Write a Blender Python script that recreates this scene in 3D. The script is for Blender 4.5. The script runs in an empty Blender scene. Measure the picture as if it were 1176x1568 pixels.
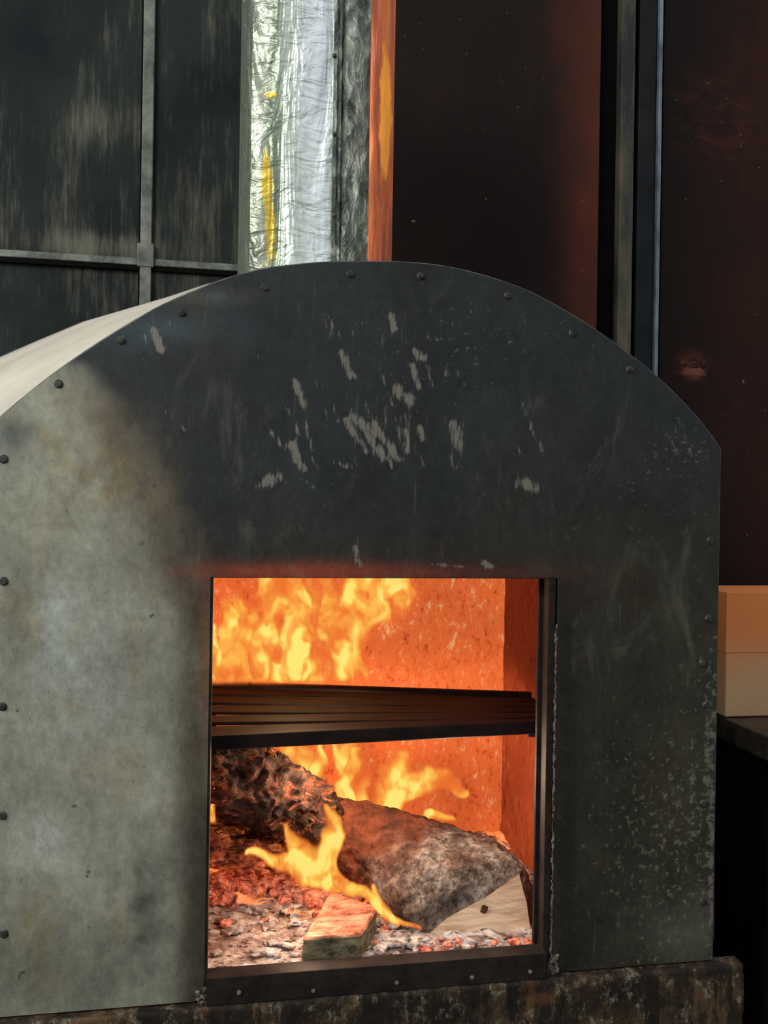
import bpy, bmesh, math, random
import numpy as np
from mathutils import Vector, noise, Matrix
random.seed(7); rng=np.random.default_rng(7)
S=bpy.context.scene
try:
    S.view_settings.view_transform='Standard'; S.view_settings.look='None'
except Exception: pass

# ---------------- camera ----------------
FPX=1300.0; TH=math.radians(9.8); RO=math.radians(0.9); D0=1.3
F=Vector((math.sin(TH),math.cos(TH),0)); R0=Vector((math.cos(TH),-math.sin(TH),0)); U0=Vector((0,0,1))
RC=R0*math.cos(RO)+U0*math.sin(RO); UC=U0*math.cos(RO)-R0*math.sin(RO)
C=Vector((0,0,1.5))-F*D0
cd=bpy.data.cameras.new('camera'); cam=bpy.data.objects.new('camera',cd); S.collection.objects.link(cam)
cd.sensor_fit='HORIZONTAL'; cd.sensor_width=36; cd.lens=36*FPX/1176; cd.clip_start=0.05
m=Matrix((RC,UC,-F)).transposed().to_4x4(); m.translation=C; cam.matrix_world=m
S.camera=cam
# measured photo positions -> points on real planes
def ray(px,py): return F+RC*((px-588)/FPX)+UC*((784-py)/FPX)
def W(px,py,y=0.0):
    d=ray(px,py); return C+d*((y-C.y)/d.y)
def WZ(px,py,z):
    d=ray(px,py); return C+d*((z-C.z)/d.z)
def pxsize(P): return (P-C).dot(F)/FPX

# ---------------- helpers ----------------
def s2l(c):
    c=[v/255 for v in c[:3]]
    return tuple([(v/12.92 if v<=0.04045 else ((v+0.055)/1.055)**2.4) for v in c])+(1,)
class NT:
    def __init__(s,name,metal=0,rough=.6,spec=.5):
        s.m=bpy.data.materials.new(name); s.m.use_nodes=True; s.t=s.m.node_tree; s.t.nodes.clear()
        s.out=s.t.nodes.new('ShaderNodeOutputMaterial'); s.b=s.t.nodes.new('ShaderNodeBsdfPrincipled')
        s.L(s.b.outputs[0],s.out.inputs[0]); s.b.inputs['Metallic'].default_value=metal; s.b.inputs['Roughness'].default_value=rough
        s.b.inputs['Specular IOR Level'].default_value=spec; s.co=s.t.nodes.new('ShaderNodeNewGeometry').outputs['Position']
    def L(s,a,b): s.t.links.new(a,b)
    def N(s,k): return s.t.nodes.new(k)
    def sv(s,inp,v):
        if isinstance(v,bpy.types.NodeSocket): s.L(v,inp)
        else: inp.default_value=v
    def vec(s,scale=(1,1,1),rot=(0,0,0)):
        n=s.N('ShaderNodeMapping'); s.L(s.co,n.inputs[0]); n.inputs['Scale'].default_value=scale; n.inputs['Rotation'].default_value=rot; return n.outputs[0]
    def noise(s,scale,detail=4,rough=.55,st=(1,1,1),dist=0,rot=(0,0,0)):
        n=s.N('ShaderNodeTexNoise'); n.inputs['Scale'].default_value=scale; n.inputs['Detail'].default_value=detail
        n.inputs['Roughness'].default_value=rough; n.inputs['Distortion'].default_value=dist; s.L(s.vec(st,rot),n.inputs['Vector']); return n.outputs['Fac']
    def voro(s,scale,feat='F1',st=(1,1,1),out='Distance'):
        n=s.N('ShaderNodeTexVoronoi'); n.feature=feat; n.inputs['Scale'].default_value=scale; s.L(s.vec(st),n.inputs['Vector']); return n.outputs[out]
    def ramp(s,f,stops,interp='LINEAR'):
        n=s.N('ShaderNodeValToRGB'); s.L(f,n.inputs[0]); e=n.color_ramp.elements; n.color_ramp.interpolation=interp
        while len(e)<len(stops): e.new(.5)
        for el,(p,c) in zip(e,stops):
            el.position=p; el.color=c if len(c)==4 else tuple(c)+(1,)
        return n.outputs[0]
    def step(s,f,a,b,lo=0.,hi=1.):
        n=s.N('ShaderNodeMapRange'); n.interpolation_type='SMOOTHSTEP'; s.sv(n.inputs[0],f); n.inputs[1].default_value=a; n.inputs[2].default_value=b
        n.inputs[3].default_value=lo; n.inputs[4].default_value=hi; return n.outputs[0]
    def mix(s,f,a,b,mode='MIX'):
        n=s.N('ShaderNodeMix'); n.data_type='RGBA'; n.blend_type=mode; s.sv(n.inputs[0],f); s.sv(n.inputs[6],a); s.sv(n.inputs[7],b); return n.outputs[2]
    def math(s,op,a,b=0.):
        n=s.N('ShaderNodeMath'); n.operation=op; s.sv(n.inputs[0],a); s.sv(n.inputs[1],b); return n.outputs[0]
    def attr(s,name,o='Color'):
        n=s.N('ShaderNodeAttribute'); n.attribute_name=name; return n.outputs[o]
    def xyz(s,k):
        x=s.N('ShaderNodeSeparateXYZ'); s.L(s.co,x.inputs[0]); return x.outputs[k]
    def near(s,P,rx,rz,sw=0.):
        """falloff 1->0 around a world point (ellipse in x,z), sw = sideways wobble"""
        xx=s.xyz(0)
        if sw: xx=s.math('ADD',xx,s.math('MULTIPLY',s.math('SUBTRACT',s.noise(14,4,.6,(.1,1,1)),.5),sw))
        a=s.math('DIVIDE',s.math('SUBTRACT',xx,P.x),rx); b=s.math('DIVIDE',s.math('SUBTRACT',s.xyz(2),P.z),rz)
        d=s.math('SQRT',s.math('ADD',s.math('MULTIPLY',a,a),s.math('MULTIPLY',b,b))); return s.step(d,0,1,1,0)
    def col(s,v): s.sv(s.b.inputs['Base Color'],v)
    def emit(s,c,st): s.sv(s.b.inputs['Emission Color'],c); s.sv(s.b.inputs['Emission Strength'],st)
    def bump(s,h,dist=.002,st=.6):
        n=s.N('ShaderNodeBump'); n.inputs['Distance'].default_value=dist; n.inputs['Strength'].default_value=st; s.L(h,n.inputs['Height']); s.L(n.outputs[0],s.b.inputs['Normal'])
BW=lambda v:(v,v,v,1)

def empty(name):
    o=bpy.data.objects.new(name,None); S.collection.objects.link(o); return o
def mesh(name,vs,fs,mat=None,parent=None,smooth=False,mi=None):
    me=bpy.data.meshes.new(name); me.from_pydata([tuple(v) for v in vs],[],fs); me.update()
    o=bpy.data.objects.new(name,me); S.collection.objects.link(o)
    if mat:
        for k in (mat if isinstance(mat,(list,tuple)) else [mat]): me.materials.append(k)
    if mi is not None: me.polygons.foreach_set('material_index',mi)
    if smooth: me.polygons.foreach_set('use_smooth',[True]*len(me.polygons))
    if parent: o.parent=parent
    return o
def boxes(name,lst,mat,parent=None,bev=.0015):
    bm=bmesh.new()
    for (x0,x1,y0,y1,z0,z1) in lst:
        r=bmesh.ops.create_cube(bm,size=1)
        for v in r['verts']:
            v.co=Vector((x0+(v.co.x+.5)*(x1-x0),y0+(v.co.y+.5)*(y1-y0),z0+(v.co.z+.5)*(z1-z0)))
    me=bpy.data.meshes.new(name); bm.to_mesh(me); bm.free()
    o=bpy.data.objects.new(name,me); S.collection.objects.link(o); me.materials.append(mat)
    if bev:
        b=o.modifiers.new('b','BEVEL'); b.width=bev; b.segments=2
    if parent: o.parent=parent
    return o
def catmull(pts,n):
    P=[np.array(p,float) for p in pts]; P=[2*P[0]-P[1]]+P+[2*P[-1]-P[-2]]; out=[]; k=len(P)-3
    for i in range(n):
        u=i/(n-1)*k; j=min(int(u),k-1); t=u-j; a,b,c,d=P[j:j+4]
        out.append(.5*((2*b)+(-a+c)*t+(2*a-5*b+4*c-d)*t*t+(-a+3*b-3*c+d)*t**3))
    return np.array(out)
def tube(name,pts,r,mat,parent=None,nseg=8):
    vs=[];fs=[];n=len(pts)
    for i,p in enumerate(pts):
        a=Vector(pts[max(i-1,0)]); b=Vector(pts[min(i+1,n-1)]); d=(b-a).normalized()
        u=d.cross(Vector((0,1,0.01))).normalized(); v=d.cross(u)
        for k in range(nseg):
            t=2*math.pi*k/nseg; vs.append(Vector(p)+u*r*math.cos(t)+v*r*math.sin(t))
    for i in range(n-1):
        for k in range(nseg):
            k2=(k+1)%nseg; fs.append((i*nseg+k,i*nseg+k2,(i+1)*nseg+k2,(i+1)*nseg+k))
    return mesh(name,vs,fs,mat,parent,True)

# ---------------- materials ----------------
def m_plate():
    n=NT('sooty_steel',metal=.15,rough=.55,spec=.3)
    col=n.attr('Col'); chip=n.attr('chip','Fac'); spk=n.attr('speck','Fac')
    n1=n.noise(11,6,.65,(1,1,.7),dist=.4); n2=n.noise(60,7,.8,(1,1,.7),dist=.2); n0=n.noise(4,4,.6)
    v=n.mix(.5,n1,n2); v=n.mix(.25,v,n0)
    fac=n.ramp(v,[(.36,BW(.50)),(.5,BW(.98)),(.64,BW(1.55))])
    c=n.mix(1,col,fac,'MULTIPLY')
    stn=n.step(n.noise(9,7,.75,(1,1,.6),dist=.5),.50,.68,0,.75)
    c=n.mix(stn,c,n.mix(1,c,(1.08,.92,.72,1),'MULTIPLY'))
    smg=n.step(n.noise(7,6,.7,(1.3,1,.6),dist=1.5),.54,.72,0,.22); c=n.mix(smg,c,s2l((118,116,104)))
    pit=n.step(n.noise(150,2,.5),.68,.77,0,.6); c=n.mix(pit,c,(.02,.02,.018,1))
    pit2=n.step(n.noise(46,3,.6,(1,1,.8)),.67,.73,0,.7); c=n.mix(pit2,c,(.035,.034,.03,1))
    for k,(sc_,st_,ro_,am) in enumerate(((36,(3,1,.2),.5,.14),(30,(4,1,.25),-.35,.16),(60,(4,1,.4),.08,.10))):
        sc=n.step(n.noise(sc_,5,.7,st_,rot=(0,ro_,0)),.62,.74,0,am); c=n.mix(sc,c,s2l((150,150,140)))
    sp=n.math('ADD',n.noise(80,5,.7),spk); sp=n.step(sp,.69,.80,0,.5)
    c=n.mix(sp,c,s2l((128,129,114)))
    st=n.noise(70,5,.8,(1.5,1,.32),rot=(0,-.28,0))
    ch=n.math('ADD',chip,n.math('MULTIPLY',n.math('SUBTRACT',st,.5),3.0))
    ch=n.math('MULTIPLY',n.step(ch,.5,.9,0,.7),n.step(chip,.06,.3)); c=n.mix(ch,c,s2l((130,126,114)))
    n.col(c); n.L(n.step(n2,.3,.7,.42,.7),n.b.inputs['Roughness'])
    n.bump(n.mix(.5,n1,n2),.0015,.35); return n.m
def m_simple(name,c1,c2,scale=20,metal=0,rough=.6,st=(1,1,1),bump=.001,lo=.35,hi=.65,c3=None,spec=.5):
    n=NT(name,metal,rough,spec); f=n.noise(scale,6,.65,st)
    stops=[(lo,s2l(c1)),(hi,s2l(c2))]
    if c3: stops.append((min(hi+.1,.95),s2l(c3)))
    n.col(n.ramp(f,stops)); n.bump(n.noise(scale*3,4,.6,st),bump,.5); return n.m
M_PLATE=m_plate()
M_EDGE_HIGHLIGHT=m_simple('edge_highlight_steel',(40,42,41),(96,98,90),25,.5,.45)
M_DARK=m_simple('dark_iron',(18,15,15),(46,37,32),30,.3,.6,spec=.3)
M_BLACK=m_simple('black_void_paint',(5,4,4),(9,8,8),20,0,.9,spec=.1)
M_SCREW=m_simple('screw_steel',(34,36,34),(88,88,80),60,.6,.45)
M_WELD=m_simple('weld_bead',(40,33,28),(130,120,104),120,.2,.7)
def m_vault():
    n=NT('cream_plaster',rough=.9,spec=.2); f=n.noise(6,6,.6); g=n.noise(160,4,.7)
    c=n.ramp(f,[(.3,s2l((172,167,152))),(.7,s2l((200,195,180)))]); c=n.mix(n.step(g,.6,.75,0,.3),c,s2l((130,120,102)))
    n.col(c); n.bump(g,.0015,.6); return n.m
M_VAULT=m_vault()
def m_ledge():
    n=NT('rusty_crusted_metal',rough=.75,spec=.3,metal=.2); f=n.noise(16,8,.75,(1,1,.8)); g=n.noise(40,8,.8,(1,1,.8)); h=n.noise(16,7,.8,(1,1,.2))
    c=n.ramp(f,[(.38,s2l((16,13,10))),(.5,s2l((50,39,28))),(.6,s2l((86,68,46)))])
    c=n.mix(n.step(g,.52,.64,0,.7),c,s2l((150,140,116))); c=n.mix(n.step(h,.47,.56,0,.85),c,s2l((20,16,12)))
    c=n.mix(n.step(n.noise(9,6,.75),.56,.66,0,.5),c,s2l((104,68,38)))
    n.col(c); n.bump(n.mix(.5,f,g),.004,.6); return n.m
M_LEDGE=m_ledge()
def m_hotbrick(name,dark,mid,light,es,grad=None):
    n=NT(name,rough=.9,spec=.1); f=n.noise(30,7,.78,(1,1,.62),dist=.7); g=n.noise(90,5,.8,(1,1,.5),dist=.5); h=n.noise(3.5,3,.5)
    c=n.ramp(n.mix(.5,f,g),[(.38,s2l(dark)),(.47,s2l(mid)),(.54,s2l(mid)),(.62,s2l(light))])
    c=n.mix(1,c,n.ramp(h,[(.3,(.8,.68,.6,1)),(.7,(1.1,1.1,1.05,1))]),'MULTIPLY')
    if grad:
        t=n.step(n.math('ADD',n.xyz(2),n.math('MULTIPLY',n.noise(5,4,.6),.1)),grad[0]+.05,grad[1]+.05); c=n.mix(t,c,n.mix(1,c,(.36,.3,.3,1),'MULTIPLY'))  # weaker light higher up painted as darker colour and emission
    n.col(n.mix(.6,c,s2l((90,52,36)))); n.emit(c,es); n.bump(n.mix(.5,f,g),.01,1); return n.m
M_HOT=m_hotbrick('glowing_firebrick',(170,58,30),(238,116,60),(255,196,136),.68)

# ---------------- oven ----------------
oven=empty('wood_fired_oven')
arch_px=[(-18,657),(0,640),(50,598),(100,560),(150,526),(200,495),(250,467),(300,445),(350,426),(400,413),(450,406),(500,402),(560,401),(620,402),(680,408),(740,422),(800,442),(840,462),(880,485),(920,511),(960,540),(1000,572),(1040,610),(1072,645),(1103,686)]
arch_w=np.array([[W(*p).x,W(*p).z] for p in arch_px]); arch_s=catmull(arch_w,240)
xL,xR=arch_w[0][0],arch_w[-1][0]
oxl=W(318,1180).x; oxr=W(849,1180).x
ozt=.5*(W(322,882).z+W(849,887).z); ozb=.5*(W(325,1534).z+W(838,1492).z)
zbot=.5*(W(60,1551).z+W(1090,1471).z)
step=.0026
def cols(a,b): n=max(2,int(round((b-a)/step))+1); return np.linspace(a,b,n)
V=[];Fc=[]
def patch(xs,z0,z1):
    base=len(V); nr=max(3,int((max(z1(x)-z0 for x in xs))/step)+1)
    for x in xs:
        for z in np.linspace(z0,z1(x),nr): V.append((x,0,z))
    for i in range(len(xs)-1):
        for j in range(nr-1):
            a=base+i*nr+j; Fc.append((a,a+nr,a+nr+1,a+1))
top=lambda x:float(np.interp(x,arch_s[:,0],arch_s[:,1]))
patch(cols(xL,oxl),zbot,top); patch(cols(oxl,oxr),ozt,top); patch(cols(oxr,xR),zbot,top)
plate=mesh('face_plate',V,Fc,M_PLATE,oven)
P=np.array(V)-np.array(C); dz=P@np.array(F); PX=588+FPX*(P@np.array(RC))/dz; PY=784-FPX*(P@np.array(UC))/dz
def ss(a,b,x): t=np.clip((x-a)/(b-a),0,1); return t*t*(3-2*t)
nz=np.array([noise.noise(Vector((p[0]*7,3,p[2]*7))) for p in V]); nz2=np.array([noise.fractal(Vector((p[0]*22,8,p[2]*16)),1,2,3) for p in V])
def lin(c): return np.array(s2l(c)[:3])
def g(cx,cy,rx,ry): return np.exp(-((PX-cx)/rx)**2-((PY-cy)/ry)**2)
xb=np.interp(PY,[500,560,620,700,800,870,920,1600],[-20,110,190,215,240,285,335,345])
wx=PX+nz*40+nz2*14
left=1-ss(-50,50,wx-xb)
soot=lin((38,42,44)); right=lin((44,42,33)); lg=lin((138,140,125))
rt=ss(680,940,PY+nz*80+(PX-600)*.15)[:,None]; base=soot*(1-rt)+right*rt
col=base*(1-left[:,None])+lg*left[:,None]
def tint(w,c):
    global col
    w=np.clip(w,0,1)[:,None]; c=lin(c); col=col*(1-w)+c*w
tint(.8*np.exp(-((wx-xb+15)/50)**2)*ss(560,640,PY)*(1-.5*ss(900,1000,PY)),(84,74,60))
tint(.5*g(90,1000,50,110)*(1+nz2),(168,176,170)); tint(.5*g(75,1290,40,55)*(1+nz2),(180,184,176)); tint(.35*g(160,1060,40,160)*(1+nz2),(162,168,164))  # bluish sheen and brushed marks painted brighter into the plate colour
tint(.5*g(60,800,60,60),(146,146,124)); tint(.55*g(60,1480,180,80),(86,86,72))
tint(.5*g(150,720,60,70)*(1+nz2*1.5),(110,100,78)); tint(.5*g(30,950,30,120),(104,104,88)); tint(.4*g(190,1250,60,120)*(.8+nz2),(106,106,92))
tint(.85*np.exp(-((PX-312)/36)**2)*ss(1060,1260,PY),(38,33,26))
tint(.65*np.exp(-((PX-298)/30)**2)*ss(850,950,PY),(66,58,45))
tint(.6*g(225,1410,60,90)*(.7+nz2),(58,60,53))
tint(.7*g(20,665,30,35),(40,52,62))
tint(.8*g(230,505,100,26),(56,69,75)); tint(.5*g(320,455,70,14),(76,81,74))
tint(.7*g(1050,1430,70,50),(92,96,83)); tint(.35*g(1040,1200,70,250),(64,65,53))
tint(.8*np.exp(-((PX-868)/22)**2)*ss(860,900,PY),(28,26,23))
tint(.5*g(900,820,130,80),(40,40,36))
tint(.8*g(580,888,300,34),(58,38,33)); tint(.85*g(450,876,130,14),(150,66,44)); tint(.6*g(600,877,170,10),(116,52,36)); tint(.5*g(314,1000,10,120),(110,60,40))  # fire glow along the opening edges painted into the plate colour
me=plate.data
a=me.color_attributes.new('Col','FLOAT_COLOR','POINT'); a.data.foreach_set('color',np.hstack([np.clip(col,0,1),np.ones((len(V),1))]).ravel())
chip=np.zeros(len(V))
strokes=[(600,482,605,504,8),(524,540,539,576,9),(451,583,466,622,8),(442,628,458,662,7),(415,664,448,698,7),(446,682,464,718,10),(402,742,424,730,14),(637,538,645,548,10),(630,560,642,592,8),(606,596,626,612,15),
(682,558,682,574,7),(530,642,560,690,9),(552,648,588,702,10),(572,650,612,704,9),(540,640,575,665,12),(605,640,618,690,7),(642,655,646,672,9),(697,650,702,682,13),(684,655,694,720,6),(478,702,490,722,7),(510,618,516,645,6),
(800,738,822,748,14),(795,682,797,700,6),(543,838,551,864,8),(466,640,478,690,5),(655,560,660,590,6),(620,660,624,690,8),(480,430,500,500,3),(500,480,530,530,3),(580,560,600,620,4),(640,690,650,715,5),(705,690,705,715,7),
(460,730,484,750,5),(515,708,540,716,7),(390,535,396,548,7),(255,630,290,665,4),(265,655,272,668,6),(700,570,712,590,5),(560,620,580,660,5),(740,862,752,868,8),(660,864,710,868,4),(180,1438,262,1458,4),(215,1325,240,1360,4),(205,1350,222,1375,4),
(0,1056,30,1057,3),(236,505,246,535,8),(222,515,230,540,6),(260,495,272,510,6),(1040,640,1060,700,6),(1020,660,1036,690,5),(590,690,600,716,4),(800,620,830,690,6),(110,560,120,600,4)]
for x1,y1,x2,y2,w in strokes:
    dx,dy=x2-x1,y2-y1; t=np.clip(((PX-x1)*dx+(PY-y1)*dy)/(dx*dx+dy*dy+1e-6),0,1); d=np.hypot(PX-x1-t*dx,PY-y1-t*dy)
    chip=np.maximum(chip,(.64+.28*(w>7))*np.exp(-(d/(w*.95))**2))
chip=np.maximum(chip,.38*g(590,650,150,80)); chip=np.maximum(chip,.3*g(250,510,70,30)); chip=np.maximum(chip,.28*g(560,500,220,70)); chip=np.maximum(chip,.3*g(480,620,60,110))
f=me.attributes.new('chip','FLOAT','POINT'); f.data.foreach_set('value',chip)
sp=.12*g(1010,1290,120,230)+.06*g(1080,1100,40,300)+.07*g(700,520,200,80)+.09*g(1050,680,60,60)+.06*g(950,750,100,60)+.05
sp+=.08*np.exp(-((PX-1090)/9)**2)*ss(900,1100,PY)
f=me.attributes.new('speck','FLOAT','POINT'); f.data.foreach_set('value',sp)
outl=[(xL,0.003,zbot)]+[(p[0],.003,p[1]) for p in arch_s[::3]]+[(arch_s[-1][0],.003,arch_s[-1][1]),(xR,.003,zbot)]
tube('added_edge_highlight',outl,.0024,M_EDGE_HIGHLIGHT,oven)  # tube added so the plate edge shows a thin highlight
# vault body
front=[(-14,1500),(-14,900)]+[(x+(6 if x<560 else -6),y+10) for x,y in arch_px]+[(1094,900),(1094,1440)]
back=[(-300,1300),(-330,850),(-310,740),(-260,690),(-190,640),(-120,600),(-60,571),(0,546),(60,520),(125,493),(190,474),(255,455),(312,436),(375,420),(430,422),(480,428),(540,432),(600,436),(660,442),(720,452),(780,470),(840,500),(890,540),(940,590),(985,640),(1015,690),(1035,760),(1040,900),(1040,1290)]
def resample(p,n):
    p=np.array(p,float); d=np.r_[0,np.cumsum(np.hypot(*np.diff(p,axis=0).T))]; t=np.linspace(0,d[-1],n); return np.c_[np.interp(t,d,p[:,0]),np.interp(t,d,p[:,1])]
fw=[W(*p,.005) for p in front]; nb=len(front)
bw=[W(*p,.56) for p in back] if len(back)==nb else [W(*p,.56) for p in resample(back,nb)]
V=[];Fc=[];NL=14
for i in range(NL):
    t=i/(NL-1)
    for a_,b_ in zip(fw,bw): V.append(a_.lerp(b_,t))
for i in range(NL-1):
    for j in range(nb-1): a_=i*nb+j; Fc.append((a_,a_+1,a_+nb+1,a_+nb))
Fc.append(tuple((NL-1)*nb+j for j in range(nb)))
mesh('vault_body',V,Fc,M_VAULT,oven,True)
# screws
scr=[(90,588),(186,521),(279,479),(406,440),(537,420),(645,423),(778,453),(877,511),(965,566),(6,703),(6,890),(4,1082),(4,1249),(6,1430),(1088,828),(1085,948),(1076,1016),(1082,1080),(1077,1231),(1077,1381)]
bm=bmesh.new()
for i,(x,y) in enumerate(scr):
    p=W(x,y,0); r=.0048
    for rr,h,yy in ((.0066,.0014,-.0007),(r,.003,-.002)):
        mt=Matrix.Translation((p.x,yy,p.z))@Matrix.Rotation(math.pi/2,4,'X')
        bmesh.ops.create_cone(bm,cap_ends=True,segments=16,radius1=rr,radius2=rr*.8,depth=h,matrix=mt)
    for ang in (0,math.pi/2):
        mt=Matrix.Translation((p.x,-.0036,p.z))@Matrix.Rotation(ang+i,4,'Y')@Matrix.Diagonal((.0055,.0006,.001,1)); bmesh.ops.create_cube(bm,size=1,matrix=mt)
me=bpy.data.meshes.new('plate_screws'); bm.to_mesh(me); bm.free(); me.materials.append(M_SCREW)
o=bpy.data.objects.new('plate_screws',me); S.collection.objects.link(o); o.parent=oven
FLZ=W(400,1480,.03).z
boxes('opening_frame',[(oxl+.003,oxr-.012,-.012,.018,ozb,ozb+.041),(oxr-.014,oxr-.001,.002,.034,ozb+.0,ozt),(oxr-.021,oxr-.012,.026,.034,ozb+.035,ozt),
   (oxl,oxl+.004,.001,.03,ozb,ozt),(oxl,oxr,.001,.03,ozt-.001,ozt+.006)],M_DARK,oven,.0012)
bm=bmesh.new()
for px_,py_ in ((366,1520),(480,1517),(608,1505),(723,1497),(812,1488)):
    p=W(px_,py_,-.013); rs=bmesh.ops.create_icosphere(bm,subdivisions=2,radius=.0036,matrix=Matrix.Translation(p))
for i in range(150):
    t=i/149; z=ozb+t*(W(848,960).z-ozb)
    r=.001+.0022*random.random()
    bmesh.ops.create_icosphere(bm,subdivisions=1,radius=r,matrix=Matrix.Translation((oxr-.001+random.uniform(-.0012,.0012),-.0002,z))@Matrix.Diagonal((.8,.6,1.9,1)))
for i in range(60):
    z=ozb+random.random()*.03; bmesh.ops.create_icosphere(bm,subdivisions=1,radius=.0015+.0022*random.random(),matrix=Matrix.Translation((oxr+random.uniform(-.006,.010),-.0008,z)))
for i in range(30):
    bmesh.ops.create_icosphere(bm,subdivisions=1,radius=.0015+.002*random.random(),matrix=Matrix.Translation((oxl+random.uniform(-.012,.006),-.0008,ozb+random.random()*.022)))
me=bpy.data.meshes.new('weld_beads'); bm.to_mesh(me); bm.free(); me.materials.append(M_WELD)
o=bpy.data.objects.new('weld_beads',me); S.collection.objects.link(o); o.parent=oven
# firebox
FBY=.50; fxl=W(296,1000,FBY).x; fxr=W(772,970,FBY).x; fzt=ozt+.12
def grid_wall(name,o,u,v,nu,nv,amp,mat,sc=14):
    V=[];Fc=[];nn=u.cross(v).normalized()
    for i in range(nu+1):
        for j in range(nv+1):
            p=o+u*(i/nu)+v*(j/nv); V.append(p+nn*amp*(noise.fractal(p*sc,1,2,4)))
    for i in range(nu):
        for j in range(nv): a=i*(nv+1)+j; Fc.append((a,a+nv+1,a+nv+2,a+1))
    return mesh(name,V,Fc,mat,oven,True)
H=fzt-FLZ+.02
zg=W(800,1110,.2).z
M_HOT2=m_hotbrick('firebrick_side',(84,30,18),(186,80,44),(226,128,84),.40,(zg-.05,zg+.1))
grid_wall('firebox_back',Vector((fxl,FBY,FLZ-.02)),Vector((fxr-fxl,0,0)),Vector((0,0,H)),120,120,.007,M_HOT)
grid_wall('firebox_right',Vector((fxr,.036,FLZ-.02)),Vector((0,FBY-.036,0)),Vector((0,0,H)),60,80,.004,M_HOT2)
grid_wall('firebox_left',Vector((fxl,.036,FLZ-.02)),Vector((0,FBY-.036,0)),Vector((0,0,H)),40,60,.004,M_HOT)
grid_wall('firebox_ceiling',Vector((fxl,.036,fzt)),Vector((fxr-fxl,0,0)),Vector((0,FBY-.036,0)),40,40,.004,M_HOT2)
boxes('firebox_front_lining',[(fxl,oxl,.03,.036,FLZ,fzt),(oxr-.002,fxr,.03,.036,FLZ,fzt),(fxl,fxr,.03,.036,ozt+.004,fzt)],M_DARK,oven,0)
def m_ash():
    n=NT('hot_ash',rough=.95,spec=.1); f=n.noise(26,7,.72); g_=n.noise(60,6,.75,(.8,1.4,1),dist=.3)
    c=n.ramp(f,[(.36,s2l((104,82,76))),(.5,s2l((172,154,146))),(.6,s2l((214,208,204)))])
    c=n.mix(n.step(g_,.53,.59,0,.9),c,s2l((44,34,32)))
    n.col(c); hot=n.math('MULTIPLY',n.step(n.noise(18,5,.7,dist=.5),.53,.60),n.step(n.xyz(1),.09,.18,.12,1)); n.emit(n.ramp(hot,[(0,(0,0,0,1)),(.5,(.7,.06,.01,1)),(1,(1,.26,.05,1))]),n.math('MULTIPLY',hot,.8)); n.bump(n.mix(.5,f,g_),.01,1); return n.m
V=[];Fc=[];NX,NY=150,130
for i in range(NX+1):
    for j in range(NY+1):
        x=fxl+(fxr-fxl)*i/NX; y=.02+(FBY-.02)*j/NY; p=Vector((x*18,y*18,1))
        V.append((x,y,FLZ-.004+.009*noise.fractal(p,1,2,5)+.009*(j/NY)**2))
for i in range(NX):
    for j in range(NY): a=i*(NY+1)+j; Fc.append((a,a+NY+1,a+NY+2,a+1))
mesh('ash_floor',V,Fc,m_ash(),oven,True)
boxes('hearth_slab',[(fxl,fxr,.02,FBY,FLZ-.05,FLZ-.012)],M_DARK,oven,0)
# iron rack
zr=W(318,1138,.05).z
fl,fr,bl,br=WZ(316,1138,zr),WZ(828,1112,zr),WZ(314,1046,zr),WZ(822,1066,zr)
V=[];Fc=[]
def bar(a,b,w,h,zoff=0):
    d=(b-a).normalized(); s=Vector((-d.y,d.x,0))*w/2; base=len(V)
    for e in (a,b):
        for sgn in (-1,1):
            for hh in (-h,0): V.append(e+s*sgn+Vector((0,0,hh+zoff)))
    for q in ((0,1,3,2),(4,6,7,5),(0,4,5,1),(2,3,7,6),(0,2,6,4),(1,5,7,3)): Fc.append(tuple(base+k for k in q))
ext=Vector((.02,0,0))
L_=(bl-fl).length
for i,t in enumerate([0,.17,.34,.51,.68,.85]):
    bar(fl.lerp(bl,t)-ext,fr.lerp(br,t)+ext,L_*.11 if i else .018,.022 if i==0 else .006,.012 if i==0 else 0)
bar(bl.lerp(fl,.03)-ext,br.lerp(fr,.03)+ext,.014,.016,.008)
for t in (.02,.97): bar(fl.lerp(fr,t)+Vector((0,0,-.008)),bl.lerp(br,t)+Vector((0,0,-.008)),.012,.01)
M_RACK=m_simple('scorched_rack_iron',(9,5,5),(34,18,15),40,.1,.7,(.3,1,1),spec=.2)
rk=mesh('iron_rack',V,Fc,M_RACK,oven); b=rk.modifiers.new('b','BEVEL'); b.width=.0015

# ---------------- logs ----------------
def tub(name,path,mat,amp=.006,fr=25,nseg=64,nl=110,flat=1.0,parent=None,angular=0,ridge=0):
    P=catmull([list(W(x,y,d))+[r*pxsize(W(x,y,d))] for x,y,d,r in path],nl); V=[];Fc=[]
    for i in range(nl):
        p=Vector(P[i][:3]); r=P[i][3]; d=(Vector(P[min(i+1,nl-1)][:3])-Vector(P[max(i-1,0)][:3])).normalized()
        u=d.cross(Vector((0,0,1))).normalized(); v=u.cross(d)
        for k in range(nseg):
            t=2*math.pi*k/nseg; rr=r*(1+angular*math.cos(3*t+1))
            q=p+u*rr*math.cos(t)+v*rr*math.sin(t)*flat; nn=(q-p).normalized()
            rg=ridge*(abs(noise.noise(Vector((i*.13,math.cos(t)*3.2,math.sin(t)*3.2))))-.2)
            V.append(q+nn*(amp*noise.fractal(q*fr,1,2,5)+rg))
    for i in range(nl-1):
        for k in range(nseg): k2=(k+1)%nseg; Fc.append((i*nseg+k,i*nseg+k2,(i+1)*nseg+k2,(i+1)*nseg+k))
    Fc.append(tuple(range(nseg))); Fc.append(tuple((nl-1)*nseg+k for k in range(nseg)))
    return mesh(name,V,Fc,mat,parent,False)
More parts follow.
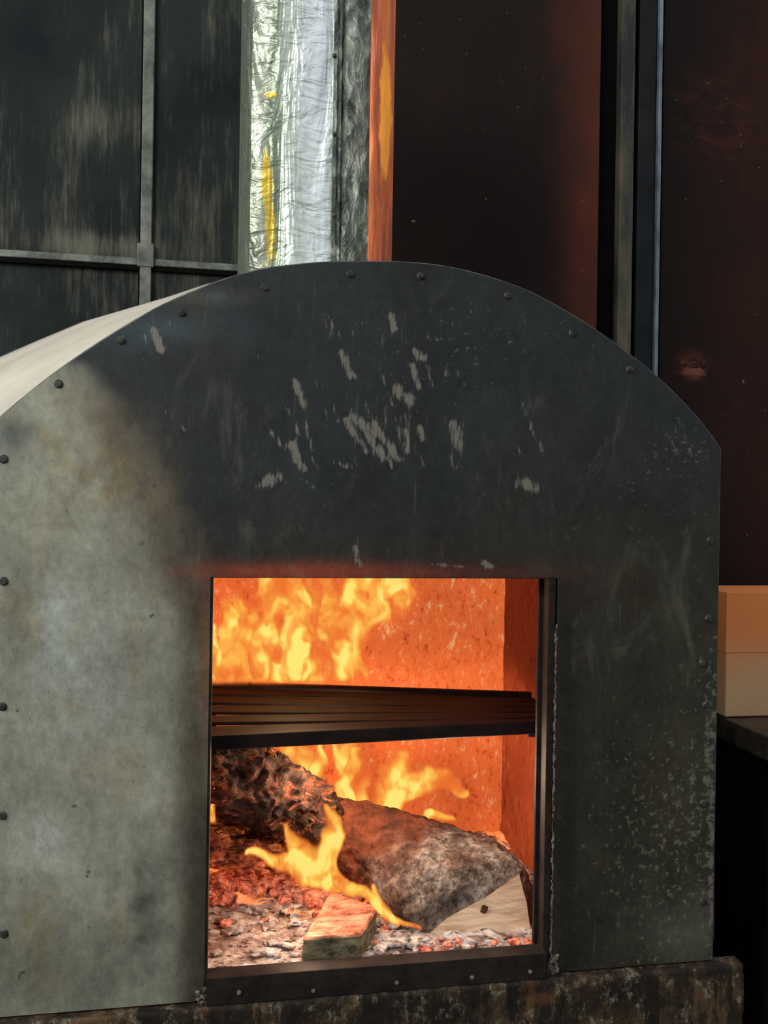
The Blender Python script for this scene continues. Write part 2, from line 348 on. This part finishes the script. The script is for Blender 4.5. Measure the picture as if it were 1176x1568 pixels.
def m_char():
    n=NT('charred_wood',rough=.75,spec=.3); f=n.noise(38,7,.75,(.7,1,1.2),dist=.8); g_=n.noise(15,5,.7,dist=1.)
    n.col(n.ramp(f,[(.36,s2l((10,7,6))),(.5,s2l((52,30,24))),(.6,s2l((118,66,46))),(.7,s2l((190,116,80)))]))
    hot=n.math('MULTIPLY',n.step(g_,.54,.62),n.step(f,.50,.62))
    n.emit((1,.22,.05,1),n.math('MULTIPLY',hot,.6)); n.bump(f,.02,1); return n.m
def m_bark():
    n=NT('ashen_bark',rough=.85,spec=.2); f=n.noise(26,7,.75,dist=.3); g_=n.noise(80,7,.8)
    c=n.ramp(f,[(.36,s2l((58,46,40))),(.5,s2l((124,108,97))),(.62,s2l((176,164,152)))])
    c=n.mix(n.step(g_,.50,.6,0,.75),c,s2l((50,40,35)))
    c=n.mix(n.step(n.noise(12,6,.75,dist=.6),.57,.63,0,.75),c,s2l((38,28,24)))
    ch=n.attr('char','Fac'); c=n.mix(ch,c,n.ramp(f,[(.3,s2l((44,22,16))),(.7,s2l((136,76,54)))]))
    n.col(c); n.bump(n.mix(.5,f,g_),.012,1); return n.m
def m_cut():
    n=NT('split_wood_face',rough=.8,spec=.2); f=n.noise(40,5,.6,(.25,1,2.2),rot=(0,.12,0))
    c=n.ramp(f,[(.35,s2l((196,160,126))),(.6,s2l((236,210,178)))]); c=n.mix(n.step(n.noise(60,4,.6,(.2,1,3)),.64,.7,0,.5),c,s2l((120,80,55)))
    n.col(c); n.bump(f,.002,.6); return n.m
M_CUT=m_cut(); M_BARK=m_bark(); M_CHAR=m_char()
rings=[[(655,1432,.095),(686,1404,.095),(742,1375,.10),(795,1338,.115),(807,1385,.108),(815,1438,.095)],
 [(632,1428,.105),(640,1388,.10),(698,1330,.11),(788,1304,.15),(812,1362,.17),(806,1415,.17)],
 [(588,1398,.16),(583,1335,.17),(635,1275,.2),(726,1272,.26),(770,1330,.3),(710,1390,.28)],
 [(548,1368,.22),(532,1310,.24),(560,1244,.28),(638,1244,.34),(690,1300,.36),(620,1370,.33)],
 [(470,1330,.32),(452,1270,.34),(480,1215,.36),(545,1230,.40),(575,1280,.42),(520,1330,.40)]]
NR=90;NLG=110
def ringpts(r):
    w=[np.array(W(*p)) for p in r]; w=w+[w[0]]; out=[]
    for k in range(NR):
        u=k/NR*6; j=int(u); out.append(w[j]*(1-(u-j))+w[j+1]*(u-j))
    return out
RP=[np.array(ringpts(r)) for r in rings]
tt=catmull([RP[i].ravel() for i in range(5)],NLG)
V=[];Fc=[];mi=[];chv=[]
for i in range(NLG):
    ring=tt[i].reshape(NR,3); cen=ring.mean(0)
    s=min(1,i/12.)
    ring2=sum(np.roll(ring,k,0) for k in range(-7,8))/15; ring2=cen+(ring2-cen)*1.06; ring=ring*(1-s*.8)+ring2*s*.8
    for k in range(NR):
        q=Vector(ring[k]); nn=(q-Vector(cen)).normalized(); am=.008*min(1,.15+i/9)
        V.append(q+nn*am*(noise.fractal(q*42,1,2,5)+.5*noise.fractal(q*14,1,2,3))); chv.append(float(np.clip((i/NLG-.34)*3.4+.8*noise.noise(q*20),0,1)))
for i in range(NLG-1):
    for k in range(NR): k2=(k+1)%NR; Fc.append((i*NR+k,i*NR+k2,(i+1)*NR+k2,(i+1)*NR+k)); mi.append(0)
Fc.append(tuple(range(NR))); mi.append(1); Fc.append(tuple((NLG-1)*NR+k for k in range(NR))); mi.append(0)
lg_=mesh('firewood_log',V,Fc,[M_BARK,M_CUT],None,False,mi)
at=lg_.data.attributes.new('char','FLOAT','POINT'); at.data.foreach_set('value',chv)
M_KNOT=m_simple('wood_knot',(60,35,22),(110,70,45),80)
kp=W(741,1392,.094)
mesh('knot',[kp+Vector((.0065*math.cos(t*.5236)*(1+.3*math.sin(t*2)),-.001,.0075*math.sin(t*.5236))) for t in range(12)],[tuple(range(12))],M_KNOT,lg_)
tub('firewood_log',[(262,1150,.20,56),(330,1188,.24,60),(400,1210,.28,60),(460,1242,.31,50),(520,1275,.33,34)],M_CHAR,.013,22,flat=.95,angular=.06,ridge=.022)
def m_ruddy():
    n=NT('firelit_split_wood',rough=.8,spec=.2); f=n.noise(34,7,.75,(.35,1,1.5),dist=.4)
    n.col(n.ramp(f,[(.38,s2l((60,28,18))),(.5,s2l((150,78,50))),(.62,s2l((214,134,92)))])); n.emit((1,.26,.07,1),n.step(f,.54,.66,0,.35)); n.bump(f,.01,1); return n.m
M_RUD=m_ruddy()
tub('firewood_log',[(270,1296,.18,26),(340,1304,.22,27),(420,1316,.27,24),(480,1335,.30,16)],M_RUD,.010,30,flat=.7,angular=.2,ridge=.012)
tub('firewood_log',[(280,1252,.26,14),(340,1272,.28,16),(430,1300,.31,12)],M_RUD,.006,30,angular=.2,ridge=.01)
# small split block in front
zt=W(463,1437,.035).z
T=[W(463,1437,.035),W(553,1444,.035),WZ(578,1388,zt),WZ(507,1364,zt)]
T[1].z=zt
bm=bmesh.new(); tv=[bm.verts.new(p) for p in T]; bv=[bm.verts.new((p.x*1.0,p.y,FLZ-.006)) for p in T]
bm.faces.new(tv); bm.faces.new(bv[::-1])
for i in range(4): bm.faces.new((tv[i],bv[i],bv[(i+1)%4],tv[(i+1)%4]))
bmesh.ops.recalc_face_normals(bm,faces=bm.faces); bmesh.ops.bevel(bm,geom=list(bm.edges),offset=.003,segments=1,affect='EDGES')
bmesh.ops.subdivide_edges(bm,edges=list(bm.edges),cuts=6,use_grid_fill=True)
bm.normal_update()
for v in bm.verts: v.co+=v.normal*.0025*noise.fractal(v.co*60,1,2,5)
me=bpy.data.meshes.new('firewood_block'); bm.to_mesh(me); bm.free()
def m_block():
    n=NT('scorched_block',rough=.85,spec=.2); f=n.noise(50,7,.75,(.5,1,1)); gn=n.N('ShaderNodeNewGeometry'); sx=n.N('ShaderNodeSeparateXYZ'); n.L(gn.outputs['Normal'],sx.inputs[0])
    a_=n.ramp(f,[(.38,s2l((110,58,42))),(.48,s2l((186,112,88))),(.62,s2l((216,156,130)))]); b_=n.ramp(f,[(.35,s2l((52,46,34))),(.6,s2l((140,128,98)))])
    n.col(n.mix(n.step(sx.outputs['Z'],.3,.7),b_,a_)); n.bump(f,.006,1); return n.m
me.materials.append(m_block()); o=bpy.data.objects.new('firewood_block',me); S.collection.objects.link(o)
# embers
def m_ember():
    n=NT('ember_coal',rough=.95,spec=.1); k=n.attr('glow','Fac'); f=n.noise(60,5,.7)
    n.col(n.mix(k,n.ramp(f,[(.35,s2l((66,60,58))),(.6,s2l((190,184,180)))]),n.ramp(f,[(.35,s2l((80,30,22))),(.6,s2l((206,122,102)))])))
    e=n.math('MULTIPLY',k,n.step(f,.40,.64,.10,.8)); n.emit(n.ramp(f,[(.38,(.7,.05,.02,1)),(.62,(1,.28,.12,1))]),n.math('MULTIPLY',e,.65)); n.bump(f,.004,1); return n.m
tb_=bmesh.new(); bmesh.ops.create_cube(tb_,size=1.5); bmesh.ops.subdivide_edges(tb_,edges=list(tb_.edges),cuts=4,use_grid_fill=True); tb_.verts.index_update()
TV=[v.co.copy() for v in tb_.verts]; TF=[[v.index for v in f_.verts] for f_ in tb_.faces]; tb_.free()
EV=[];EF=[];EH=[]
def lump(px_,py_,r,h,fl=1.):
    p=WZ(px_,py_,FLZ+r*.35*fl)
    if p.y<.035 or p.y>.46: return
    mt=Matrix.Rotation(random.random()*6,3,'Z')@Matrix.Rotation(random.uniform(-.4,.4),3,'X')@Matrix.Diagonal((random.uniform(.9,1.9),random.uniform(.7,1.1),random.uniform(.5,.85)*fl))
    sd=Vector((random.random()*9,0,0)); base=len(EV)
    for c_ in TV:
        d=c_*r; d=d.lerp(d.normalized()*r,.35); d=mt@d; q=d*45+sd
        EV.append(p+d*(1+.3*noise.noise(q)+.15*noise.noise(q*3))); EH.append(h)
    EF.extend([tuple(base+k for k in f_) for f_ in TF])
for i in range(42): lump(random.uniform(318,500),random.uniform(1338,1380),random.uniform(.012,.024),random.uniform(.6,1))
for i in range(14): lump(random.uniform(322,470),random.uniform(1392,1415),random.uniform(.006,.013),random.choice([0,0,.1,.8]),.5)
for i in range(24): lump(random.uniform(322,460),random.uniform(1400,1468),random.uniform(.004,.011),random.choice([0,0,0,.1]),.4)
for i in range(28): lump(random.uniform(575,650),random.uniform(1415,1462),random.uniform(.004,.011),random.choice([0,0,.1,.8]),.5)
for i in range(40): lump(random.uniform(640,815),random.uniform(1440,1456),random.uniform(.003,.007),random.choice([0,.5,1,1]))
for i in range(26): lump(random.uniform(480,600),random.uniform(1335,1410),random.uniform(.006,.013),random.uniform(.5,1))
o=mesh('ember_bed',EV,EF,m_ember()); at=o.data.attributes.new('glow','FLOAT','POINT'); at.data.foreach_set('value',EH)

# ---------------- flames: curved sheets of burning gas ----------------
def m_flame():
    n=NT('flame'); n.t.nodes.remove(n.b); k=n.attr('glow','Fac'); f=n.attr('hue','Fac')
    kk=n.math('MULTIPLY',n.math('POWER',k,1.25),f)
    e=n.N('ShaderNodeEmission'); n.L(n.ramp(kk,[(0,(1,.15,.025,1)),(.22,(1,.25,.04,1)),(.45,(1,.38,.06,1)),(.7,(1,.52,.08,1)),(1,(1,.74,.17,1))]),e.inputs[0]); n.sv(e.inputs[1],n.step(kk,0,1,.85,1.12))
    t=n.N('ShaderNodeBsdfTransparent'); mx=n.N('ShaderNodeMixShader'); n.L(n.step(k,.0,.7,0,.94),mx.inputs[0]); n.L(t.outputs[0],mx.inputs[1]); n.L(e.outputs[0],mx.inputs[2]); n.L(mx.outputs[0],n.out.inputs[0]); return n.m
V=[];Fc=[];HT=[];HU=[]
def sheet(x0,x1,y0,y1,dep,tongues,seed,warp=12,st=2.6,hot=1.,curve=.02,gap=0.,tp=.45):
    nx=int((x1-x0)/st)+1; ny=int((y1-y0)/st)+1; gx,gy=np.meshgrid(np.linspace(x0,x1,nx),np.linspace(y0,y1,ny),indexing='ij')
    base=len(V); wxx=np.zeros_like(gx); wyy=np.zeros_like(gx); md=np.zeros_like(gx); gp=np.zeros_like(gx)
    for i in range(nx):
        for j in range(ny):
            a_,b_=gx[i,j],gy[i,j]
            w1=noise.noise(Vector((a_/34,b_/55,seed))); w2=noise.noise(Vector((a_/34,b_/55,seed+7))); w3=noise.noise(Vector((a_/12,b_/20,seed+3)))
            wxx[i,j]=a_+warp*w1*1.6+warp*.8*w3; wyy[i,j]=b_+warp*2*w2
            md[i,j]=noise.fractal(Vector((wxx[i,j]/24,wyy[i,j]/38,seed+11)),1,2,4)
            gp[i,j]=noise.noise(Vector((wxx[i,j]/20,wyy[i,j]/34,seed+23)))
    h=np.zeros_like(gx)
    for path,amp in tongues:
        P=catmull(path,40); hh=np.zeros_like(gx)
        for q_,(a_,b_,r_) in enumerate(P):
            hh=np.maximum(hh,(1-tp*(q_/39)**2)*np.clip(1-((wxx-a_)**2+((wyy-b_)*.8)**2)/(max(r_,1.5)**2),0,1)**.8)
        hh=hh*amp; h=h+hh-h*hh*.75
    h=h*(1+.35*md)
    if gap: h=h*(1-gap*ss(.10,.38,gp))
    ed=np.minimum(ss(0,10,gx-x0),ss(0,10,x1-gx))*np.minimum(ss(-1,6,gy-y0),ss(-1,14,y1-gy))
    h=np.clip(h,0,1.2)*ed; hue=np.clip(.74+.8*md,.2,1.4)*hot
    for i in range(nx):
        for j in range(ny):
            u=i/(nx-1)*2-1; d_=dep-curve*(1-u*u)+.014*noise.noise(Vector((gx[i,j]/50,gy[i,j]/50,seed)))
            V.append(W(gx[i,j],gy[i,j],d_)); HT.append(float(h[i,j])); HU.append(float(hue[i,j]))
    keep=h>0.004
    for i in range(nx-1):
        for j in range(ny-1):
            if keep[i,j] or keep[i+1,j] or keep[i,j+1] or keep[i+1,j+1]:
                a_=base+i*ny+j; Fc.append((a_,a_+ny,a_+ny+1,a_+1))
# above the rack
sheet(300,650,862,1052,.42,[([(345,1045,36),(350,1000,36),(365,960,34),(352,938,24),(340,928,12)],.95),([(410,1050,44),(410,1000,46),(420,940,46),(425,870,38)],.95),([(480,1050,44),(480,990,46),(480,930,44),(475,870,36)],.85),([(530,1045,34),(535,990,36),(545,930,34),(560,870,30)],.9),([(550,925,26),(590,922,34),(606,912,30),(606,885,20)],1.15)],1.3,warp=10,gap=.5,tp=.1)
sheet(305,585,862,1050,.34,[([(395,1045,24),(400,1000,22),(385,960,16),(395,930,6)],.8),([(455,1045,26),(462,1000,26),(470,960,20),(462,925,8)],.95),([(515,1045,24),(520,1005,24),(528,965,18),(538,930,6)],.9),([(330,1045,14),(328,1000,12),(324,950,4)],.9),([(430,930,24),(440,890,26),(440,865,20)],.85),([(360,985,20),(350,955,20),(342,935,10)],1.05)],5.7,warp=10,hot=1.15,gap=.5)
# below the rack
sheet(415,590,1100,1262,.44,[([(485,1250,34),(465,1205,32),(455,1160,28),(440,1120,20)],.8),([(545,1245,26),(535,1200,28),(530,1150,26),(530,1110,22)],.75)],9.1,warp=9,gap=.4,tp=.1)
sheet(440,580,1110,1250,.40,[([(470,1240,18),(478,1205,14),(490,1170,11),(490,1135,4)],1.05),([(535,1240,20),(524,1208,16),(540,1185,12),(545,1150,5)],1.15)],12.4,warp=8,hot=1.2)
sheet(560,730,1130,1262,.39,[([(575,1250,16),(590,1215,20),(600,1185,26),(612,1168,24),(628,1152,10)],.7),([(602,1250,14),(612,1220,18),(640,1196,20),(672,1190,16),(698,1204,11),(714,1214,6)],1.1),([(660,1250,10),(690,1258,6)],1.)],15.2,warp=7,hot=1.15,tp=.25)
sheet(312,345,1140,1265,.19,[([(324,1255,9),(322,1210,8),(326,1165,4)],1.)],16.,warp=3)
# around the logs
sheet(360,565,1225,1374,.15,[([(528,1368,16),(508,1342,24),(500,1316,25),(511,1285,20),(514,1258,13),(507,1238,5)],1.15),([(515,1352,18),(484,1334,20),(445,1320,16),(408,1310,11),(376,1302,5)],1.0),([(484,1330,13),(466,1302,15),(450,1280,12),(438,1262,4)],.9),([(500,1345,34),(470,1325,32),(440,1315,22)],.42)],18.3,warp=8,hot=1.2,st=2.,tp=.35)
sheet(505,665,1335,1440,.075,[([(515,1348,10),(550,1366,9),(575,1386,8),(603,1405,6),(644,1421,4)],.9),([(572,1362,7),(585,1388,9),(600,1404,8),(611,1416,3)],.85)],21.1,warp=5,hot=1.05,st=2.,curve=.0,tp=.3)
fl_=mesh('flames',V,Fc,m_flame(),None,True)
for nm,dat in (('glow',HT),('hue',HU)):
    at=fl_.data.attributes.new(nm,'FLOAT','POINT'); at.data.foreach_set('value',dat)

# ---------------- ledge / stand ----------------
lx0=W(-260,1560,-.02).x; lx1=W(1141,1480,-.02).x
V=[];Fc=[]
def slab(x0,x1,y0,y1,z0,z1,nx,nz,amp):
    base=len(V)
    prof=[(y1,z1),(y0+.003,z1)]+[(y0,z1-.003-(z1-.003-z0)*k/nz) for k in range(nz+1)]+[(y1,z0)]
    for i in range(nx+1):
        x=x0+(x1-x0)*i/nx
        for (y,z) in prof:
            p=Vector((x,y,z)); f_=amp*noise.fractal(p*28,1,2,5); V.append((x+(f_ if i in(0,nx) else 0),y-(f_*.8 if y<y1 else 0),z+(f_*.5 if z>z0 and y<y1 else 0)))
    n=len(prof)
    for i in range(nx):
        for j in range(n-1): a=base+i*n+j; Fc.append((a,a+n,a+n+1,a+1))
    Fc.append(tuple(base+j for j in range(n))); Fc.append(tuple(base+nx*n+j for j in range(n))[::-1])
slab(lx0,lx1,-.016,.012,zbot-.11,zbot-.003,260,24,.0025)
led=mesh('rusty_ledge',V,Fc,M_LEDGE,None,True)
boxes('plinth',[(lx0+.01,xR-.02,.014,.58,0,FLZ-.056)],M_BLACK,led,.004)
# ---------------- flue ----------------
flue=empty('chimney_flue')
def m_foil():
    n=NT('foil_wrapped_metal',metal=.45,rough=.28); f=n.noise(9,5,.6,(2.2,1,.22),dist=.7)
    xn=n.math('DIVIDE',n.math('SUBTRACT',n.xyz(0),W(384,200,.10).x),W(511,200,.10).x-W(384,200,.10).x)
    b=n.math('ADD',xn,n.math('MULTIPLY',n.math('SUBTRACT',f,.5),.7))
    c=n.ramp(b,[(.0,s2l((122,130,114))),(.12,s2l((166,174,154))),(.3,s2l((114,128,110))),(.42,s2l((144,158,138))),(.52,s2l((200,212,200))),(.72,s2l((236,246,248))),(.9,s2l((222,234,236))),(1.,s2l((160,170,162)))])  # bright and dark bands painted in place of the foil's reflections
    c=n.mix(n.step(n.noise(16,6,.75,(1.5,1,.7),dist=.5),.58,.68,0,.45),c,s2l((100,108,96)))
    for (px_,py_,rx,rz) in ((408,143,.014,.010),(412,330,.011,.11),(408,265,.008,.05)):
        w_=n.near(W(px_,py_,.10),rx*1.5,rz*1.3,.03); w_=n.step(n.math('ADD',w_,n.math('MULTIPLY',n.math('SUBTRACT',n.noise(50,5,.7,(1.8,1,.4)),.5),1.6)),.3,.65,0,.85); c=n.mix(w_,c,s2l((226,192,60)))  # yellow reflection streaks painted into the foil colour
    n.col(c); n.bump(n.math('ADD',n.noise(13,3,.5,(1.6,1,.3),dist=.9),n.math('MULTIPLY',n.noise(30,3,.5,(.5,1,1.1),dist=1.5),.45)),.022,.65); return n.m
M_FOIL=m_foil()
def m_mott():
    n=NT('bubbled_galvanised',metal=.5,rough=.36); v=n.voro(42,st=(1.3,1,.7)); f=n.noise(30,6,.7,(1.2,1,.45),dist=.8)
    n.col(n.ramp(f,[(.38,s2l((56,62,56))),(.52,s2l((108,114,104))),(.62,s2l((164,168,156))),(.7,s2l((235,238,225)))])); n.bump(n.math('ADD',v,f),.008,.8); return n.m
M_MOT=m_mott()
n=NT('copper_painted_reflection',metal=.3,rough=.45); f_=n.noise(10,6,.7,(3,1,.2),dist=.3); c=n.ramp(f_,[(.36,s2l((92,46,31))),(.5,s2l((170,84,48))),(.62,s2l((220,118,62)))])
w_=n.near(W(590,165,.10),.017,.2,.02); w_=n.step(n.math('ADD',w_,n.math('MULTIPLY',n.math('SUBTRACT',n.noise(30,5,.7,(2,1,.3)),.5),1.2)),.25,.6,0,.95); c=n.mix(w_,c,s2l((255,164,52)))  # orange-yellow reflection streak painted onto the copper
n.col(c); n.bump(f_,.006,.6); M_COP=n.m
fy=.10
X=lambda px_,y=fy:W(px_,250,y).x
zb=W(480,455,fy).z; ztp=W(480,-160,fy).z
def foilpanel(name,xa,ya,xb_,yb_,mat,amp,nx=40,nz_=160,sc=24):
    V=[];Fc=[]
    for i in range(nx+1):
        for j in range(nz_+1):
            t=i/nx; x=xa+(xb_-xa)*t; y=ya+(yb_-ya)*t; z=zb+(ztp-zb)*j/nz_
            d=amp*noise.fractal(Vector((x*sc,y*sc,z*sc*.4)),1,2,2)*min(1,min(t,1-t)*8); V.append((x,y-d-amp*1.5*math.sin(t*math.pi),z))
    for i in range(nx):
        for j in range(nz_): a=i*(nz_+1)+j; Fc.append((a,a+nz_+1,a+nz_+2,a+1))
    return mesh(name,V,Fc,mat,flue,True)
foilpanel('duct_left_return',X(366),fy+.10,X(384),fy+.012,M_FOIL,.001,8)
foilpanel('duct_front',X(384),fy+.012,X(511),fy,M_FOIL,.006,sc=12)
foilpanel('duct_front_seam_side',X(519),fy+.002,X(566),fy+.006,M_MOT,.003,20)
boxes('duct_seam',[(X(508),X(514),fy-.009,fy+.01,zb,ztp),(X(514),X(521),fy-.004,fy+.01,zb,ztp)],M_MOT,flue,.001)
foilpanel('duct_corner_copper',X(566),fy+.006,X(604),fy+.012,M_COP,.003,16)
xr_=X(604)
mesh('duct_sides',[(xr_,fy+.012,zb),(xr_,fy+.25,zb),(xr_,fy+.25,ztp),(xr_,fy+.012,ztp),(X(366),fy+.25,zb),(X(366),fy+.25,ztp),(X(366),fy+.1,zb),(X(366),fy+.1,ztp)],[(0,1,2,3),(1,4,5,2),(4,6,7,5)],M_COP,flue)
bm=bmesh.new()
for py_ in (85,205,330): bmesh.ops.create_icosphere(bm,subdivisions=2,radius=.004,matrix=Matrix.Translation(W(512,py_,fy-.01)))
me=bpy.data.meshes.new('seam_screws'); bm.to_mesh(me); bm.free(); me.materials.append(M_SCREW); o=bpy.data.objects.new('seam_screws',me); S.collection.objects.link(o); o.parent=flue

# ---------------- back: window + wall ----------------
BY=.66
def m_glass():
    n=NT('grimy_dark_glass',rough=.75,spec=.15); f=n.noise(7,6,.7,(1.4,1,.4)); g_=n.noise(40,6,.8,(2,1,.15)); h=n.noise(3.2,4,.6)
    c=n.ramp(h,[(.35,s2l((10,20,24))),(.6,s2l((34,40,38)))])
    v=n.math('ADD',n.math('MULTIPLY',f,.55),n.math('MULTIPLY',g_,.45))
    for P_,rx,rz,am in ((W(165,185,BY),.13,.08,.10),(W(90,215,BY),.12,.10,.05),(W(150,375,BY),.3,.05,.13),(W(300,330,BY),.09,.25,.06),(W(60,60,BY),.2,.15,-.06)):
        v=n.math('ADD',v,n.math('MULTIPLY',n.near(P_,rx,rz),am))
    c=n.mix(n.step(v,.48,.74,0,.75),c,s2l((108,108,94)))
    n.col(c); return n.m
M_GL=m_glass(); M_FRM=m_simple('weathered_window_frame',(48,54,50),(118,126,116),18,.2,.6)
win=empty('window_1')
xw0=W(-160,200,BY).x; xm=W(226,200,BY); zh=W(226,402,BY).z; ztop_=W(226,-140,BY).z; zlow=W(100,760,BY).z; s=pxsize(xm)
xwr=W(480,200,BY).x
boxes('window_panes',[(xw0,xm.x,BY+.012,BY+.016,zh,ztop_),(xm.x,xwr,BY+.006,BY+.010,zh,ztop_),(xw0,xm.x,BY+.012,BY+.016,zlow,zh),(xm.x,xwr,BY+.008,BY+.012,zlow,zh)],M_GL,win,0)
boxes('window_frame',[(xm.x-8*s,xm.x+9*s,BY-.006,BY+.012,zlow,ztop_),(xw0,xwr,BY-.002,BY+.014,zh-5*s,zh+6*s),(xm.x-12*s,xm.x+13*s,BY-.008,BY,zh-8*s,zh+28*s)],M_FRM,win,.002)
boxes('window_frame_dark',[(xw0,xwr,BY,BY+.012,zh-12*s,zh-5*s),(xm.x-10.5*s,xm.x-8*s,BY-.001,BY+.012,zlow,ztop_)],M_BLACK,win,0)
def m_wall(name,xa,xb_,ca,cb,marks=()):
    n=NT(name,rough=.7,spec=.12); t=n.step(n.math('ADD',n.xyz(0),n.math('MULTIPLY',n.math('SUBTRACT',n.noise(4,4,.6),.5),.05)),xa,xb_)
    c=n.mix(t,s2l(ca),s2l(cb)); c=n.mix(n.step(n.noise(5,6,.75,(1,1,.5)),.42,.75,0,.7),c,n.mix(1,c,(2.0,1.45,1.2,1),'MULTIPLY'))
    for P_,rx,rz,cc in marks:
        w_=n.near(P_,rx,rz); w_=n.math('MULTIPLY',w_,n.step(n.noise(14,6,.75,(1,1,1.6),dist=1.2),.42,.62)); c=n.mix(w_,c,s2l(cc))
    c=n.mix(n.step(n.noise(75,2,.5),.755,.775,0,.6),c,s2l((140,122,104)))
    n.col(c); n.bump(n.noise(20,4,.6),.002,.4); return n.m
wall=empty('wall_back'); zf=0.0
XB=lambda px_,y=BY:W(px_,300,y).x
boxes('panel_centre',[(xwr,XB(917),BY,BY+.02,zf,ztop_)],m_wall('rusty_brown_panel',XB(820),XB(925),(30,23,21),(76,42,31)),wall,.002)
boxes('panel_left_lower',[(xw0,xwr,BY+.02,BY+.04,zf,zlow)],M_BLACK,wall,.002)
boxes('panel_gap',[(XB(917),XB(1300),BY+.02,BY+.03,zf,ztop_)],M_BLACK,wall,0)
mk=[(W(1110,180,BY),.2,.2,(62,34,27)),(W(1130,640,BY),.14,.25,(48,27,23)),(W(1062,565,BY),.05,.03,(180,120,96)),(W(1060,560,BY),.07,.06,(86,44,34))]
boxes('panel_right',[(XB(1013),XB(1300),BY,BY+.02,W(1100,905,BY).z,ztop_)],m_wall('dark_brown_panel',XB(1015),XB(1200),(24,17,16),(44,26,22),mk),wall,.002)
boxes('panel_right_lower',[(XB(1013),XB(1300),BY+.002,BY+.02,zf,W(1100,905,BY).z)],M_BLACK,wall,.002)
M_BARV=m_simple('worn_bar',(26,26,24),(92,86,74),16,.1,.65,(1,1,.3)); M_BLU=m_simple('bluish_edge_trim',(48,58,68),(140,156,166),14,.3,.45,(1,1,.4))
boxes('trim_1',[(XB(946),XB(967),BY-.01,BY+.018,zf,ztop_)],M_BARV,None,.002)
boxes('trim_2',[(XB(1003),XB(1008),BY-.012,BY+.018,zf,ztop_)],M_BLU,None,.001)
boxes('trim_3',[(XB(975),XB(1001),BY-.004,BY+.018,zf,ztop_)],m_simple('dark_blue_bar',(12,14,17),(26,30,34),12,spec=.2),None,.002)
# ---------------- side table with box ----------------
zt_=W(1140,1100,.42).z; fyq=WZ(1140,1130,zt_).y
tx0=W(1108,1100,.42).x+.004; tx1=tx0+.5
tb=boxes('side_table',[(tx0,tx1,fyq,.62,zt_-.05,zt_)],m_simple('black_glossy_table',(14,12,11),(62,56,50),26,.2,.35,spec=.3),None,.004)
boxes('legs',[(tx0+.02,tx0+.06,fyq+.03,fyq+.07,0,zt_-.05),(tx1-.06,tx1-.02,fyq+.03,fyq+.07,0,zt_-.05),(tx0+.02,tx0+.06,.55,.59,0,zt_-.05),(tx1-.06,tx1-.02,.55,.59,0,zt_-.05),(tx0+.03,tx1-.03,fyq+.09,.56,.02,zt_-.06)],M_BLACK,tb,.002)
zbx=W(1140,909,.42).z
def m_card():
    n=NT('peach_cardboard',rough=.9,spec=.1); t=n.step(n.math('ADD',n.xyz(2),n.math('MULTIPLY',n.math('SUBTRACT',n.noise(7,3,.5),.5),.12)),zt_+.03,zbx-.05)
    n.col(n.mix(t,s2l((206,170,130)),s2l((232,142,84)))); n.bump(n.noise(9,3,.5),.01,.5); return n.m
bx0=tx0+.006
MC=m_card(); cb=boxes('cardboard_box',[(bx0,bx0+.3,.43,.6,zt_+.001,zbx)],MC,None,.003)
zc=W(1140,1000,.42).z
boxes('lid_overhang',[(bx0-.002,bx0+.302,.428,.602,zc,zbx+.002)],MC,cb,.001)
boxes('floor',[(-4,4,-4,3,-.05,0)],m_simple('concrete_floor',(70,68,64),(110,106,98),6,0,.9),None,0)

# ---------------- lights ----------------
w=bpy.data.worlds.new('sky'); S.world=w; w.use_nodes=True; t=w.node_tree; t.nodes.clear()
o_=t.nodes.new('ShaderNodeOutputWorld'); bg=t.nodes.new('ShaderNodeBackground'); tc=t.nodes.new('ShaderNodeTexCoord'); sx=t.nodes.new('ShaderNodeSeparateXYZ'); rp=t.nodes.new('ShaderNodeValToRGB')
t.links.new(tc.outputs['Generated'],sx.inputs[0]); mr=t.nodes.new('ShaderNodeMapRange'); mr.inputs[1].default_value=-1; t.links.new(sx.outputs[2],mr.inputs[0]); t.links.new(mr.outputs[0],rp.inputs[0])
e=rp.color_ramp.elements; e[0].position=.35; e[0].color=(.10,.10,.095,1); e[1].position=.8; e[1].color=(.86,.88,.93,1)
e2=e.new(.52); e2.color=(.42,.43,.43,1)
t.links.new(rp.outputs[0],bg.inputs[0]); bg.inputs[1].default_value=.8; t.links.new(bg.outputs[0],o_.inputs[0])
def area(name,loc,tgt,size,en,colr):
    l=bpy.data.lights.new(name,'AREA'); l.size=size; l.energy=en; l.color=colr; o=bpy.data.objects.new(name,l); S.collection.objects.link(o); o.location=loc
    o.rotation_euler=(Vector(tgt)-Vector(loc)).to_track_quat('-Z','Y').to_euler()
area('daylight',(-2.2,-1.6,3.1),(-.2,.1,1.4),1.6,75,(1,.98,.92))
def pt(name,loc,en,colr,r=.04):
    l=bpy.data.lights.new(name,'POINT'); l.energy=en; l.color=colr; l.shadow_soft_size=r; o=bpy.data.objects.new(name,l); S.collection.objects.link(o); o.location=loc
pt('fire_and_fill_light',W(500,1180,.25),3.6,(1,.6,.34)); pt('fire_and_fill_light',W(450,960,.28),2.,(1,.6,.34)); pt('fire_and_fill_light',W(470,1370,.07),.8,(1,.66,.46),.02)
pt('fire_and_fill_light',W(700,1190,.1),2.4,(1,.74,.56))  # added fill lamp in front of the main log to brighten its bark
